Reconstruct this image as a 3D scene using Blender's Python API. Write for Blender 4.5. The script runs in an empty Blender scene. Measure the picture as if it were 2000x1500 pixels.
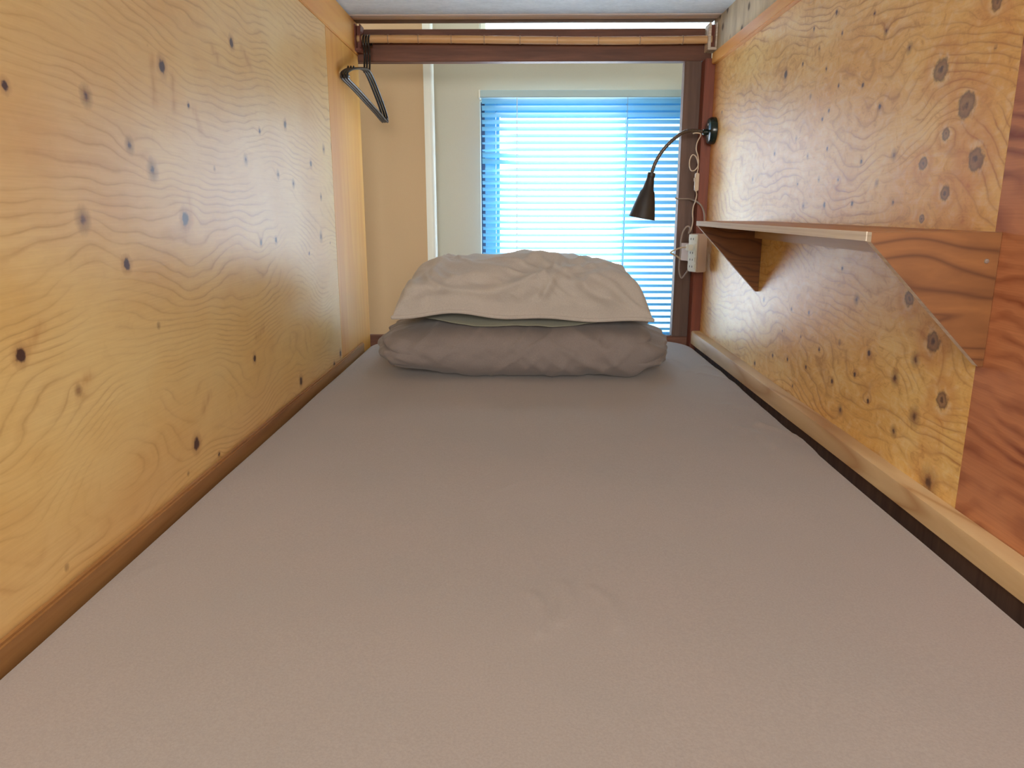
import bpy, bmesh, math
import numpy as np
from mathutils import Vector, Matrix

# ------------------------------------------------------------------ camera, sky, fill lights, exposure
C = bpy.context.scene.collection
SC = bpy.context.scene
EYE = 0.415
cam = bpy.data.cameras.new('camera')
cam.sensor_width = 36.0
cam.lens = 1450.0 / 2000.0 * 36.0
cam.clip_start = 0.01
camo = bpy.data.objects.new('camera', cam)
C.objects.link(camo)
camo.location = (0, 0, EYE)
camo.rotation_euler = (math.radians(90 - 13.196), 0, math.radians(0.808))
SC.camera = camo
SC.view_settings.view_transform = 'Standard'
SC.view_settings.look = 'None'
SC.view_settings.gamma = 1.0
SC.view_settings.use_curve_mapping = False
SC.view_settings.exposure = 0.68

world = bpy.data.worlds.new('World')
SC.world = world
world.use_nodes = True
wn = world.node_tree
wn.nodes.clear()
wo = wn.nodes.new('ShaderNodeOutputWorld')
wb = wn.nodes.new('ShaderNodeBackground')
wtc = wn.nodes.new('ShaderNodeTexCoord')
wsep = wn.nodes.new('ShaderNodeSeparateXYZ')
wr = wn.nodes.new('ShaderNodeValToRGB')
wn.links.new(wtc.outputs['Generated'], wsep.inputs[0])
wn.links.new(wsep.outputs['Z'], wr.inputs[0])
wr.color_ramp.elements[0].position = 0.0
wr.color_ramp.elements[0].color = (0.96, 0.98, 1.0, 1)
wr.color_ramp.elements[1].position = 0.6
wr.color_ramp.elements[1].color = (0.80, 0.90, 1.0, 1)
wn.links.new(wr.outputs[0], wb.inputs[0])
wb.inputs[1].default_value = 6.6
wn.links.new(wb.outputs[0], wo.inputs[0])


def area(name, loc, rot, sx, sy, power, col):
    l = bpy.data.lights.new(name, 'AREA')
    l.shape = 'RECTANGLE'
    l.size = sx
    l.size_y = sy
    l.energy = power
    l.color = col
    o = bpy.data.objects.new(name, l)
    o.location = loc
    o.rotation_euler = rot
    C.objects.link(o)
    return o


# added unseen area fills: overhead, behind the camera, beside the window
area('overhead_fill', (0.0, -1.1, 2.2), (0, 0, 0), 1.4, 0.9, 14, (1.0, 0.92, 0.84))
area('rear_fill', (0.05, -1.9, 0.95), (math.radians(90), 0, 0), 1.5, 0.9, 48, (1.0, 0.95, 0.89))
area('window_side_fill', (-0.2, 2.60, 2.2), (0, 0, 0), 1.6, 0.22, 6.5, (0.97, 0.96, 0.86))

# ------------------------------------------------------------------ data measured on the panels: y, z, radius, kind
KL= [(0.756, 0.532, 0.0043, 0), (0.895, 0.542, 0.0063, 1), (1.094, 0.609, 0.0076, 0), (1.058, 0.629, 0.0013, 0), (1.365, 0.694, 0.0068, 0), (1.168, 0.567, 0.003, 0), (0.981, 0.495, 0.0057, 1), (1.035, 0.468, 0.0074, 1), (0.858, 0.404, 0.0074, 1), (1.12, 0.402, 0.0089, 0), (0.941, 0.348, 0.0063, 0), (0.72, 0.274, 0.0065, 0), (1.39, 0.503, 0.0054, 1), (1.637, 0.59, 0.0063, 0), (1.475, 0.561, 0.0038, 0), (1.567, 0.486, 0.0051, 1), (1.668, 0.471, 0.0054, 1), (1.816, 0.521, 0.0059, 0), (1.941, 0.564, 0.0062, 1), (2.026, 0.578, 0.0065, 0), (1.437, 0.354, 0.0048, 0), (1.525, 0.355, 0.0051, 0), (1.869, 0.351, 0.0074, 1), (1.757, 0.316, 0.0035, 0), (1.955, 0.332, 0.0026, 0), (1.89, 0.446, 0.0049, 1), (1.245, 0.48, 0.0024, 1), (1.354, 0.145, 0.0056, 0), (1.083, 0.065, 0.0084, 0), (1.16, 0.022, 0.0033, 0), (1.046, 0.03, 0.0022, 1), (1.629, 0.039, 0.0079, 0), (1.928, 0.014, 0.0066, 0), (0.742, 0.032, 0.0022, 1), (1.005, 0.26, 0.0027, 1), (0.806, 0.217, 0.0034, 1), (2.0, 0.031, 0.0069, 0)]
KR= [(0.977, 0.658, 0.0096, 2), (1.086, 0.6, 0.0142, 2), (1.014, 0.546, 0.0153, 2), (1.054, 0.514, 0.008, 2), (1.104, 0.479, 0.0085, 2), (0.978, 0.477, 0.0138, 2), (1.038, 0.437, 0.0094, 2), (1.089, 0.403, 0.0057, 2), (1.182, 0.646, 0.0051, 1), (1.263, 0.687, 0.0047, 1), (1.193, 0.497, 0.0053, 1), (1.47, 0.763, 0.0045, 0), (1.312, 0.724, 0.0032, 0), (1.576, 0.759, 0.0039, 0), (1.436, 0.721, 0.0036, 0), (1.54, 0.716, 0.0038, 1), (1.622, 0.703, 0.0041, 0), (1.495, 0.672, 0.0037, 0), (1.721, 0.7, 0.0086, 0), (1.43, 0.633, 0.0036, 0), (1.329, 0.618, 0.0042, 0), (1.564, 0.633, 0.0039, 1), (1.464, 0.594, 0.0037, 0), (1.258, 0.575, 0.0048, 0), (1.492, 0.582, 0.0038, 0), (1.625, 0.559, 0.0041, 1), (1.755, 0.539, 0.0045, 0), (1.455, 0.526, 0.0037, 0), (1.552, 0.519, 0.004, 1), (1.305, 0.494, 0.0042, 0), (1.483, 0.472, 0.0038, 1), (1.392, 0.468, 0.0036, 0), (1.24, 0.457, 0.004, 1), (1.594, 0.467, 0.0031, 0), (1.907, 0.489, 0.0049, 1), (1.551, 0.422, 0.005, 1), (1.444, 0.424, 0.0047, 0), (1.324, 0.426, 0.0043, 0), (1.179, 0.426, 0.0031, 0), (0.968, 0.605, 0.0024, 0), (2.246, 0.687, 0.0043, 0), (1.751, 0.209, 0.0047, 0), (1.337, 0.314, 0.0035, 0), (1.268, 0.267, 0.0059, 1), (1.096, 0.289, 0.011, 2), (1.019, 0.238, 0.0131, 2), (1.059, 0.205, 0.0072, 1), (1.11, 0.166, 0.0076, 1), (0.979, 0.164, 0.0114, 2), (1.043, 0.124, 0.0094, 1), (1.095, 0.086, 0.0061, 1), (1.567, 0.212, 0.0042, 0), (1.471, 0.217, 0.0039, 0), (1.611, 0.158, 0.0033, 0), (1.502, 0.164, 0.003, 0), (1.404, 0.156, 0.0038, 0), (1.317, 0.184, 0.0036, 1), (1.202, 0.187, 0.0057, 0), (1.66, 0.094, 0.0045, 0), (1.566, 0.104, 0.0043, 0), (1.461, 0.109, 0.004, 0), (1.245, 0.142, 0.0042, 0), (1.332, 0.11, 0.0046, 0), (1.523, 0.056, 0.0031, 0), (1.187, 0.11, 0.0041, 0), (1.286, 0.068, 0.0062, 1), (1.783, 0.05, 0.0049, 0), (0.985, 0.043, 0.0139, 1)]
WR= [([0.426, 1.406], [0.449, 1.269]), ([0.473, 1.421], [0.533, 1.27]), ([0.465, 1.893], [0.542, 1.745]), ([0.503, 1.991], [0.561, 1.767]), ([0.012, 0.749], [0.019, 0.668]), ([0.047, 0.773], [0.039, 0.692]), ([0.081, 0.762], [0.098, 0.683]), ([-0.441, 0.743], [-0.437, 0.811]), ([0.411, 2.098], [0.44, 1.924]), ([0.449, 1.58], [0.467, 1.421]), ([-0.044, 1.016], [0.001, 1.101]), ([0.436, 1.352], [0.435, 1.205])]
ST= [([1.124, 0.6], [1.119, 0.558]), ([1.066, 0.616], [1.061, 0.557]), ([1.413, 0.694], [1.453, 0.671]), ([1.188, 0.563], [1.204, 0.535]), ([1.279, 0.668], [1.298, 0.658]), ([1.119, 0.11], [1.147, 0.128]), ([1.37, 0.181], [1.415, 0.193]), ([1.14, 0.43], [1.142, 0.4]), ([0.803, 0.219], [0.831, 0.228]), ([0.733, 0.279], [0.757, 0.296])]


# ------------------------------------------------------------------ numeric noise
def _h(ix, iy, seed):
    n = (ix.astype(np.int64) * 374761393 + iy.astype(np.int64) * 668265263 + seed * 1442695041) & 0x7fffffff
    n = ((n ^ (n >> 13)) * 1274126177) & 0x7fffffff
    n = n ^ (n >> 16)
    return (n & 0xffff) / 65535.0


def noise2(x, y, seed=0):
    x = np.asarray(x, float); y = np.asarray(y, float)
    ix = np.floor(x); iy = np.floor(y)
    fx = x - ix; fy = y - iy
    ux = fx * fx * fx * (fx * (fx * 6 - 15) + 10)
    uy = fy * fy * fy * (fy * (fy * 6 - 15) + 10)

    def g(a, b):
        t = _h(ix + a, iy + b, seed) * 2 * np.pi
        return np.cos(t) * (fx - a) + np.sin(t) * (fy - b)
    n = (g(0, 0) * (1 - ux) + g(1, 0) * ux) * (1 - uy) + (g(0, 1) * (1 - ux) + g(1, 1) * ux) * uy
    return n * 1.5


def fbm(x, y, seed=0, o=3):
    s = 0; a = 1.0
    for i in range(o):
        s = s + a * noise2(x * 2 ** i, y * 2 ** i, seed + i * 17)
        a *= 0.5
    return s


def ridge(x, y, seed=0):
    return np.exp(-(noise2(x, y, seed) / 0.26) ** 2)


# ------------------------------------------------------------------ object helpers
def mesh_obj(name, verts, faces, mat=None, parent=None, smooth=False):
    me = bpy.data.meshes.new(name)
    me.from_pydata([tuple(map(float, v)) for v in verts], [], [tuple(map(int, f)) for f in faces])
    me.update()
    if smooth:
        me.polygons.foreach_set('use_smooth', [True] * len(me.polygons))
    o = bpy.data.objects.new(name, me)
    C.objects.link(o)
    if mat:
        me.materials.append(mat)
    if parent:
        o.parent = parent
    return o


def bm_obj(name, bm, mat=None, parent=None, smooth=False, angle=None):
    me = bpy.data.meshes.new(name)
    bmesh.ops.recalc_face_normals(bm, faces=bm.faces)
    bm.to_mesh(me)
    bm.free()
    if smooth:
        me.polygons.foreach_set('use_smooth', [True] * len(me.polygons))
        if angle:
            me.set_sharp_from_angle(angle=math.radians(angle))
    o = bpy.data.objects.new(name, me)
    C.objects.link(o)
    if mat:
        me.materials.append(mat)
    if parent:
        o.parent = parent
    return o


def add_box(bm, x0, x1, y0, y1, z0, z1, bevel=0.0, M=None):
    r = bmesh.ops.create_cube(bm, size=1.0)
    vs = r['verts']
    for v in vs:
        v.co = Vector(((x0 + x1) / 2 + v.co.x * (x1 - x0), (y0 + y1) / 2 + v.co.y * (y1 - y0), (z0 + z1) / 2 + v.co.z * (z1 - z0)))
    if bevel > 0:
        es = list({e for v in vs for e in v.link_edges})
        g = bmesh.ops.bevel(bm, geom=es, offset=bevel, segments=2, affect='EDGES')
        vs = list({v for f in g['faces'] for v in f.verts} | {v for v in vs if v.is_valid})
    if M is not None:
        for v in vs:
            v.co = M @ v.co
    return vs


def box(name, x0, x1, y0, y1, z0, z1, mat, parent=None, bevel=0.0, M=None):
    bm = bmesh.new()
    add_box(bm, x0, x1, y0, y1, z0, z1, bevel, M)
    return bm_obj(name, bm, mat, parent)


def catmull(pts, n=8, closed=False):
    P = [np.array(p, float) for p in pts]
    out = []
    m = len(P)
    rng = range(m) if closed else range(m - 1)
    for i in rng:
        if closed:
            a, b, c, d = P[(i - 1) % m], P[i], P[(i + 1) % m], P[(i + 2) % m]
        else:
            a, b, c, d = P[max(i - 1, 0)], P[i], P[i + 1], P[min(i + 2, m - 1)]
        for k in range(n):
            t = k / n
            out.append(0.5 * ((2 * b) + (-a + c) * t + (2 * a - 5 * b + 4 * c - d) * t * t + (-a + 3 * b - 3 * c + d) * t ** 3))
    if not closed:
        out.append(P[-1])
    return out


def add_tube(bm, pts, rad, seg=10, closed=False, caps=True, sy=1.0):
    pts = [Vector(tuple(map(float, p))) for p in pts]
    n = len(pts)
    rads = rad if hasattr(rad, '__len__') else [rad] * n
    rings = []
    t0 = (pts[1] - pts[0]).normalized()
    ref = Vector((0, 0, 1)) if abs(t0.z) < 0.9 else Vector((1, 0, 0))
    nrm = (ref - t0 * ref.dot(t0)).normalized()
    for i in range(n):
        if closed:
            t = (pts[(i + 1) % n] - pts[(i - 1) % n]).normalized()
        else:
            t = (pts[min(i + 1, n - 1)] - pts[max(i - 1, 0)]).normalized()
        nrm = (nrm - t * nrm.dot(t))
        nrm = nrm.normalized() if nrm.length > 1e-6 else t.orthogonal().normalized()
        b = t.cross(nrm)
        rings.append([bm.verts.new(pts[i] + (nrm * math.cos(a) * sy + b * math.sin(a)) * rads[i]) for a in [2 * math.pi * k / seg for k in range(seg)]])
    m = n if closed else n - 1
    for i in range(m):
        A = rings[i]; B = rings[(i + 1) % n]
        for k in range(seg):
            bm.faces.new((A[k], A[(k + 1) % seg], B[(k + 1) % seg], B[k]))
    if caps and not closed:
        bm.faces.new(rings[0][::-1])
        bm.faces.new(rings[-1])


def tube(name, pts, rad, mat, parent=None, seg=10, closed=False, sy=1.0):
    bm = bmesh.new()
    add_tube(bm, pts, rad, seg, closed, True, sy)
    return bm_obj(name, bm, mat, parent, smooth=True, angle=50)


def lathe(name, prof, base, axis, mat, parent=None, seg=32, angle=35):
    """prof: list of (distance along axis, radius)"""
    bm = bmesh.new()
    ax = Vector(axis).normalized()
    u = ax.orthogonal().normalized()
    w = ax.cross(u)
    base = Vector(base)
    rings = []
    for d, r in prof:
        if r < 1e-6:
            rings.append([bm.verts.new(base + ax * d)])
        else:
            rings.append([bm.verts.new(base + ax * d + (u * math.cos(2 * math.pi * k / seg) + w * math.sin(2 * math.pi * k / seg)) * r) for k in range(seg)])
    for A, B in zip(rings[:-1], rings[1:]):
        for k in range(seg):
            k2 = (k + 1) % seg
            if len(A) == 1 and len(B) == 1:
                continue
            if len(A) == 1:
                bm.faces.new((A[0], B[k2], B[k]))
            elif len(B) == 1:
                bm.faces.new((A[k], A[k2], B[0]))
            else:
                bm.faces.new((A[k], A[k2], B[k2], B[k]))
    return bm_obj(name, bm, mat, parent, smooth=True, angle=angle)


def struct(o):
    o['kind'] = 'structure'
    return o


def tag(o, label, cat, group=None):
    o['label'] = label
    o['category'] = cat
    if group:
        o['group'] = group
    return o


def empty(name, loc=(0, 0, 0)):
    o = bpy.data.objects.new(name, None)
    o.empty_display_size = 0.05
    C.objects.link(o)
    o.location = loc
    return o


def attach(parent):
    """keep children's world-space meshes in place although the parent sits elsewhere"""
    for ch in parent.children:
        ch.location = -Vector(parent.location)


# ------------------------------------------------------------------ materials
def new_mat(name):
    m = bpy.data.materials.new(name)
    m.use_nodes = True
    nt = m.node_tree
    nt.nodes.clear()
    out = nt.nodes.new('ShaderNodeOutputMaterial')
    b = nt.nodes.new('ShaderNodeBsdfPrincipled')
    nt.links.new(b.outputs[0], out.inputs[0])
    return m, nt, b, out


def N(nt, typ, **kw):
    n = nt.nodes.new(typ)
    for k, v in kw.items():
        setattr(n, k, v)
    return n


def mth(nt, op, a, b=None, c=None, clamp=False):
    n = nt.nodes.new('ShaderNodeMath')
    n.operation = op
    n.use_clamp = clamp
    for i, v in enumerate((a, b, c)):
        if v is None:
            continue
        if isinstance(v, (int, float)):
            n.inputs[i].default_value = v
        else:
            nt.links.new(v, n.inputs[i])
    return n.outputs[0]


def ramp(nt, fac, stops, interp='LINEAR'):
    n = nt.nodes.new('ShaderNodeValToRGB')
    cr = n.color_ramp
    cr.interpolation = interp
    while len(cr.elements) < len(stops):
        cr.elements.new(0.5)
    for e, (p, c) in zip(cr.elements, stops):
        e.position = p
        e.color = (c[0], c[1], c[2], 1) if hasattr(c, '__len__') else (c, c, c, 1)
    nt.links.new(fac, n.inputs[0])
    return n.outputs[0]


def mix(nt, fac, a, b, blend='MIX'):
    n = nt.nodes.new('ShaderNodeMix')
    n.data_type = 'RGBA'
    n.blend_type = blend
    if isinstance(fac, (int, float)):
        n.inputs[0].default_value = fac
    else:
        nt.links.new(fac, n.inputs[0])
    for i, v in ((6, a), (7, b)):
        if hasattr(v, '__len__'):
            n.inputs[i].default_value = (v[0], v[1], v[2], 1)
        else:
            nt.links.new(v, n.inputs[i])
    return n.outputs[2]


def tex_noise(nt, scale, detail=3.0, rough=0.5, vec=(1, 1, 1), rot=(0, 0, 0), dist=0.0):
    tc = nt.nodes.new('ShaderNodeTexCoord')
    mp = nt.nodes.new('ShaderNodeMapping')
    mp.inputs['Scale'].default_value = vec
    mp.inputs['Rotation'].default_value = rot
    nt.links.new(tc.outputs['Object'], mp.inputs['Vector'])
    n = nt.nodes.new('ShaderNodeTexNoise')
    n.inputs['Scale'].default_value = scale
    n.inputs['Detail'].default_value = detail
    n.inputs['Roughness'].default_value = rough
    n.inputs['Distortion'].default_value = dist
    nt.links.new(mp.outputs[0], n.inputs['Vector'])
    return n.outputs['Fac']


def bump(nt, b, h, strength=0.2, dist=0.002):
    n = nt.nodes.new('ShaderNodeBump')
    n.inputs['Strength'].default_value = strength
    n.inputs['Distance'].default_value = dist
    nt.links.new(h, n.inputs['Height'])
    nt.links.new(n.outputs[0], b.inputs['Normal'])


def srgb(r, g, b):
    f = lambda c: (c / 255 / 12.92) if c / 255 <= 0.04045 else ((c / 255 + 0.055) / 1.055) ** 2.4
    return (f(r), f(g), f(b))


def plywood(name, light, mid, line, linew=0.30, linestr=0.6, rough=0.42, spec=0.5, fib=0.35, patch=None, fig_s=0.0):
    """rotary-cut veneer: the growth field, knots and resin streaks are measured mesh attributes"""
    m, nt, b, out = new_mat(name)
    at = {}
    for k in ('grain', 'knot', 'knot_soft', 'knot_grey', 'streak', 'zone'):
        a = nt.nodes.new('ShaderNodeAttribute')
        a.attribute_name = k
        at[k] = a.outputs['Fac']
    wob = tex_noise(nt, 1.0, 3, 0.6, vec=(14, 14, 50))
    f = mth(nt, 'ADD', at['grain'], mth(nt, 'MULTIPLY', mth(nt, 'SUBTRACT', wob, 0.5), 0.5))
    fr = mth(nt, 'FRACT', f)
    ln = ramp(nt, fr, [(0.0, 0.0), (0.50 - linew * 0.2, 0.10), (0.60, 1.0), (0.60 + linew * 0.25, 0.45), (0.98, 0.0)])
    fade = ramp(nt, tex_noise(nt, 1.0, 3, 0.6, vec=(5, 5, 11)), [(0.38, 0.08), (0.62, 1.0)])
    fiber = tex_noise(nt, 1.0, 4, 0.65, vec=(9, 9, 420))
    blotch = tex_noise(nt, 1.0, 3, 0.55, vec=(4, 4, 7))
    c = mix(nt, ramp(nt, blotch, [(0.32, 0.0), (0.68, 1.0)]), light, mid)
    c = mix(nt, mth(nt, 'MULTIPLY', ramp(nt, fiber, [(0.35, 0.0), (0.75, 1.0)]), fib), c, line)
    fig = tex_noise(nt, 1.0, 4, 0.7, vec=(26, 26, 46), dist=1.2)
    c = mix(nt, ramp(nt, fig, [(0.50, 0.0), (0.66, 0.38 * fig_s)]), c, srgb(252, 232, 184))
    c = mix(nt, ramp(nt, fig, [(0.34, 0.45 * fig_s), (0.46, 0.0)]), c, line)
    c = mix(nt, mth(nt, 'MULTIPLY', mth(nt, 'MULTIPLY', ln, fade), linestr), c, line)
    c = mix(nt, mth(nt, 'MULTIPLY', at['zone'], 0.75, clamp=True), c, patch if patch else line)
    c = mix(nt, mth(nt, 'MULTIPLY', at['streak'], 0.75, clamp=True), c, srgb(184, 112, 46))
    rj = tex_noise(nt, 1.0, 2, 0.5, vec=(110, 110, 110))
    jit = mth(nt, 'MULTIPLY', mth(nt, 'SUBTRACT', rj, 0.5), 0.8)
    # tight dark knots
    k1 = mth(nt, 'ADD', at['knot'], jit)
    c = mix(nt, ramp(nt, mth(nt, 'DIVIDE', k1, 4.0), [(0.2, 0.55), (0.5, 0.0)]), c, srgb(170, 112, 70))
    c = mix(nt, ramp(nt, mth(nt, 'DIVIDE', k1, 4.0), [(0.17, 0.96), (0.26, 0.0)]), c, srgb(72, 40, 38))
    # soft brown knots
    k2 = mth(nt, 'ADD', at['knot_soft'], jit)
    c = mix(nt, ramp(nt, mth(nt, 'DIVIDE', k2, 4.0), [(0.05, 0.85), (0.22, 0.45), (0.5, 0.0)]), c, srgb(120, 70, 50))
    c = mix(nt, ramp(nt, mth(nt, 'DIVIDE', k2, 4.0), [(0.06, 0.8), (0.16, 0.0)]), c, srgb(70, 40, 36))
    # large grey knots with a pale rim
    k3 = mth(nt, 'ADD', at['knot_grey'], jit)
    q = mth(nt, 'DIVIDE', k3, 4.0)
    c = mix(nt, ramp(nt, q, [(0.0, 0.0), (0.22, 0.0), (0.5, 0.35), (0.75, 0.0)]), c, srgb(206, 128, 62))
    c = mix(nt, ramp(nt, q, [(0.0, 0.85), (0.16, 0.75), (0.30, 0.0)]), c, srgb(150, 112, 86))
    c = mix(nt, ramp(nt, q, [(0.0, 0.95), (0.05, 0.75), (0.10, 0.05), (0.15, 0.2), (0.20, 0.65), (0.26, 0.0)]), c, srgb(84, 58, 52))
    c = mix(nt, mth(nt, 'MULTIPLY', ramp(nt, q, [(0.23, 0.0), (0.30, 0.6), (0.38, 0.2), (0.5, 0.0)]), ramp(nt, tex_noise(nt, 1.0, 2, 0.5, vec=(45, 45, 45)), [(0.48, 0.0), (0.62, 1.0)])), c, srgb(236, 214, 172))
    nt.links.new(c, b.inputs['Base Color'])
    b.inputs['Roughness'].default_value = rough
    b.inputs['Specular IOR Level'].default_value = spec
    hh = mth(nt, 'ADD', mth(nt, 'MULTIPLY', fiber, 0.4), mth(nt, 'MULTIPLY', ln, 0.5))
    bump(nt, b, hh, 0.10, 0.001)
    return m


def board_wood(name, light, dark, vec=(6, 6, 90), rough=0.5, contrast=1.0, rings=None, knots=False, zfreq=0):
    m, nt, b, out = new_mat(name)
    g = tex_noise(nt, 1.0, 4, 0.6, vec=vec, dist=0.4)
    g2 = tex_noise(nt, 1.0, 2, 0.5, vec=tuple(v * 0.22 for v in vec), dist=0.8)
    s = mth(nt, 'ADD', mth(nt, 'MULTIPLY', g, 0.6), mth(nt, 'MULTIPLY', g2, 0.4))
    if rings:
        ph = mth(nt, 'MULTIPLY', g2, rings)
        if zfreq:
            tcz = N(nt, 'ShaderNodeTexCoord')
            sz_ = N(nt, 'ShaderNodeSeparateXYZ')
            nt.links.new(tcz.outputs['Object'], sz_.inputs[0])
            ph = mth(nt, 'ADD', ph, mth(nt, 'MULTIPLY', sz_.outputs[2], zfreq))
        fr = mth(nt, 'FRACT', ph)
        rl = ramp(nt, fr, [(0.0, 0.0), (0.45, 0.3), (0.6, 1.0), (0.75, 0.25), (1.0, 0.0)])
        c = mix(nt, ramp(nt, s, [(0.35, 0.0), (0.68, 0.6 * contrast)]), light, dark)
        c = mix(nt, mth(nt, 'MULTIPLY', rl, 0.75 * contrast), c, dark)
    else:
        c = mix(nt, ramp(nt, s, [(0.36, 0.0), (0.66, contrast)]), light, dark)
    if knots:
        v = N(nt, 'ShaderNodeTexVoronoi')
        tc = N(nt, 'ShaderNodeTexCoord')
        nt.links.new(tc.outputs['Object'], v.inputs['Vector'])
        v.inputs['Scale'].default_value = 17.0
        c = mix(nt, ramp(nt, v.outputs['Distance'], [(0.10, 0.85), (0.22, 0.0)]), c, srgb(80, 62, 56))
    nt.links.new(c, b.inputs['Base Color'])
    b.inputs['Roughness'].default_value = rough
    bump(nt, b, g, 0.12, 0.001)
    return m


def plain(name, col, rough=0.5, metal=0.0, spec=0.5, var=0.0, vscale=40, bmp=0.0):
    m, nt, b, out = new_mat(name)
    n = tex_noise(nt, vscale, 3, 0.6)
    c = mix(nt, mth(nt, 'MULTIPLY', n, var), col, tuple(x * 0.55 for x in col))
    nt.links.new(c, b.inputs['Base Color'])
    b.inputs['Roughness'].default_value = rough
    b.inputs['Metallic'].default_value = metal
    b.inputs['Specular IOR Level'].default_value = spec
    if bmp:
        bump(nt, b, n, bmp, 0.001)
    return m


def cloth(name, col, col2, weave=0.25, sheen=0.15):
    m, nt, b, out = new_mat(name)
    big = tex_noise(nt, 5.0, 3, 0.55)
    fine = tex_noise(nt, 420.0, 2, 0.7)
    mid = tex_noise(nt, 90.0, 3, 0.7)
    c = mix(nt, ramp(nt, big, [(0.3, 0.0), (0.7, 1.0)]), col, col2)
    c = mix(nt, mth(nt, 'MULTIPLY', ramp(nt, fine, [(0.35, 0.0), (0.65, 1.0)]), 0.30), c, tuple(x * 0.6 for x in col))
    nt.links.new(c, b.inputs['Base Color'])
    b.inputs['Roughness'].default_value = 0.85
    b.inputs['Specular IOR Level'].default_value = 0.25
    b.inputs['Sheen Weight'].default_value = sheen
    b.inputs['Sheen Roughness'].default_value = 0.5
    bump(nt, b, mth(nt, 'ADD', mth(nt, 'MULTIPLY', fine, 0.4), mid), weave, 0.0008)
    return m


M_birch = plywood('birch_plywood', srgb(248, 218, 152), srgb(240, 200, 126), srgb(180, 122, 64), linestr=0.5, rough=0.36, fib=0.16, fig_s=0.12, patch=srgb(206, 128, 66))
M_larch = plywood('knotty_plywood', srgb(250, 216, 140), srgb(238, 186, 98), srgb(186, 122, 60), linestr=0.9, rough=0.38, fib=0.22, fig_s=1.0, patch=srgb(212, 116, 54))
M_red = plywood('red_plywood', srgb(208, 142, 100), srgb(194, 122, 80), srgb(124, 54, 32), linew=1.1, linestr=0.95, rough=0.5, fib=0.25)
M_pine = board_wood('yellow_pine', srgb(238, 178, 84), srgb(220, 142, 58), vec=(30, 30, 2.2), rough=0.4, contrast=0.8)
M_pine_h = board_wood('yellow_pine_rail', srgb(240, 178, 90), srgb(222, 140, 62), vec=(30, 2.5, 40), rough=0.4, contrast=0.8)
M_pine_r = board_wood('orange_pine_rail', srgb(240, 180, 92), srgb(220, 138, 58), vec=(30, 2.5, 60), rough=0.42, contrast=0.9)
M_rail = board_wood('bed_rail_wood', srgb(226, 196, 150), srgb(176, 126, 76), vec=(14, 2.5, 34), rough=0.5, contrast=1.0, rings=9)
M_batten = board_wood('edge_batten_wood', srgb(178, 130, 78), srgb(140, 92, 48), vec=(40, 3, 60), rough=0.45)
M_raw = board_wood('raw_grey_plywood', srgb(226, 210, 180), srgb(160, 138, 112), vec=(4, 24, 6), rough=0.8, contrast=0.9, knots=True)
M_dark = board_wood('dark_stained_wood', srgb(132, 84, 62), srgb(92, 54, 38), vec=(5, 40, 60), rough=0.55)
M_post = board_wood('dark_post_wood', srgb(120, 92, 78), srgb(88, 64, 54), vec=(60, 60, 4), rough=0.6)
M_redbat = board_wood('red_brown_batten', srgb(150, 78, 52), srgb(110, 52, 34), vec=(60, 60, 4), rough=0.5)
M_shelf = board_wood('shelf_plywood_face', srgb(142, 92, 50), srgb(74, 38, 18), vec=(7, 7, 30), rough=0.45, rings=10, zfreq=50)
M_shelftop = board_wood('shelf_top', srgb(196, 140, 100), srgb(160, 104, 70), vec=(30, 3, 30), rough=0.45)
M_edge = board_wood('plywood_edge', srgb(240, 228, 212), srgb(190, 166, 144), vec=(2, 2, 260), rough=0.7, contrast=0.8)
M_cleat = board_wood('shelf_cleat', srgb(224, 192, 142), srgb(196, 152, 100), vec=(20, 3, 40), rough=0.5)
M_bamboo = board_wood('bamboo', srgb(232, 190, 138), srgb(206, 156, 104), vec=(3, 60, 60), rough=0.4)
M_ceil = board_wood('painted_ceiling_board', srgb(236, 242, 246), srgb(186, 194, 200), vec=(90, 150, 30), rough=0.75, contrast=0.45)
M_ctrim = board_wood('ceiling_end_trim', srgb(248, 236, 230), srgb(228, 208, 198), vec=(3, 60, 60), rough=0.6)
M_ctrim2 = board_wood('ceiling_end_trim_dark', srgb(150, 120, 100), srgb(120, 94, 78), vec=(3, 60, 60), rough=0.6)
M_wall = plain('cream_wallpaper', srgb(212, 211, 196), 0.85, var=0.12, vscale=220, bmp=0.25)
M_wall_dim = plain('cream_wallpaper_unlit', srgb(210, 182, 146), 0.85, var=0.12, vscale=220, bmp=0.25)  # same cream paper, its unlit warm tone put into the colour
M_white = plain('white_trim_paint', srgb(240, 244, 236), 0.4, var=0.05)
M_floor = board_wood('floor_boards', srgb(150, 110, 76), srgb(110, 76, 50), vec=(30, 3, 3), rough=0.5)
M_sheet = cloth('fitted_sheet_cloth', srgb(163, 149, 142), srgb(158, 147, 141))
M_duvet = cloth('duvet_cloth', srgb(134, 122, 117), srgb(129, 119, 115))
M_pillow = cloth('pillow_cloth', srgb(184, 173, 164), srgb(177, 168, 159))
M_blanket = cloth('blanket_cloth', srgb(160, 160, 140), srgb(150, 150, 134))
M_black = plain('black_plastic', srgb(34, 30, 29), 0.28, var=0.1)
M_lampblk = plain('lamp_black_metal', srgb(48, 42, 40), 0.5, var=0.1)
M_lamppl = plain('lamp_black_plate', srgb(26, 40, 38), 0.2, var=0.1)
M_steel = plain('steel_screw', srgb(190, 190, 186), 0.25, metal=0.9)
M_neck = plain('gooseneck_grey', srgb(96, 84, 76), 0.35, metal=0.5)
M_cord = plain('cream_cord', srgb(206, 186, 162), 0.5, var=0.05)
M_cordg = plain('grey_cord', srgb(150, 134, 122), 0.5, var=0.05)
M_strip = plain('power_strip_plastic', srgb(196, 172, 156), 0.45, var=0.05)
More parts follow.
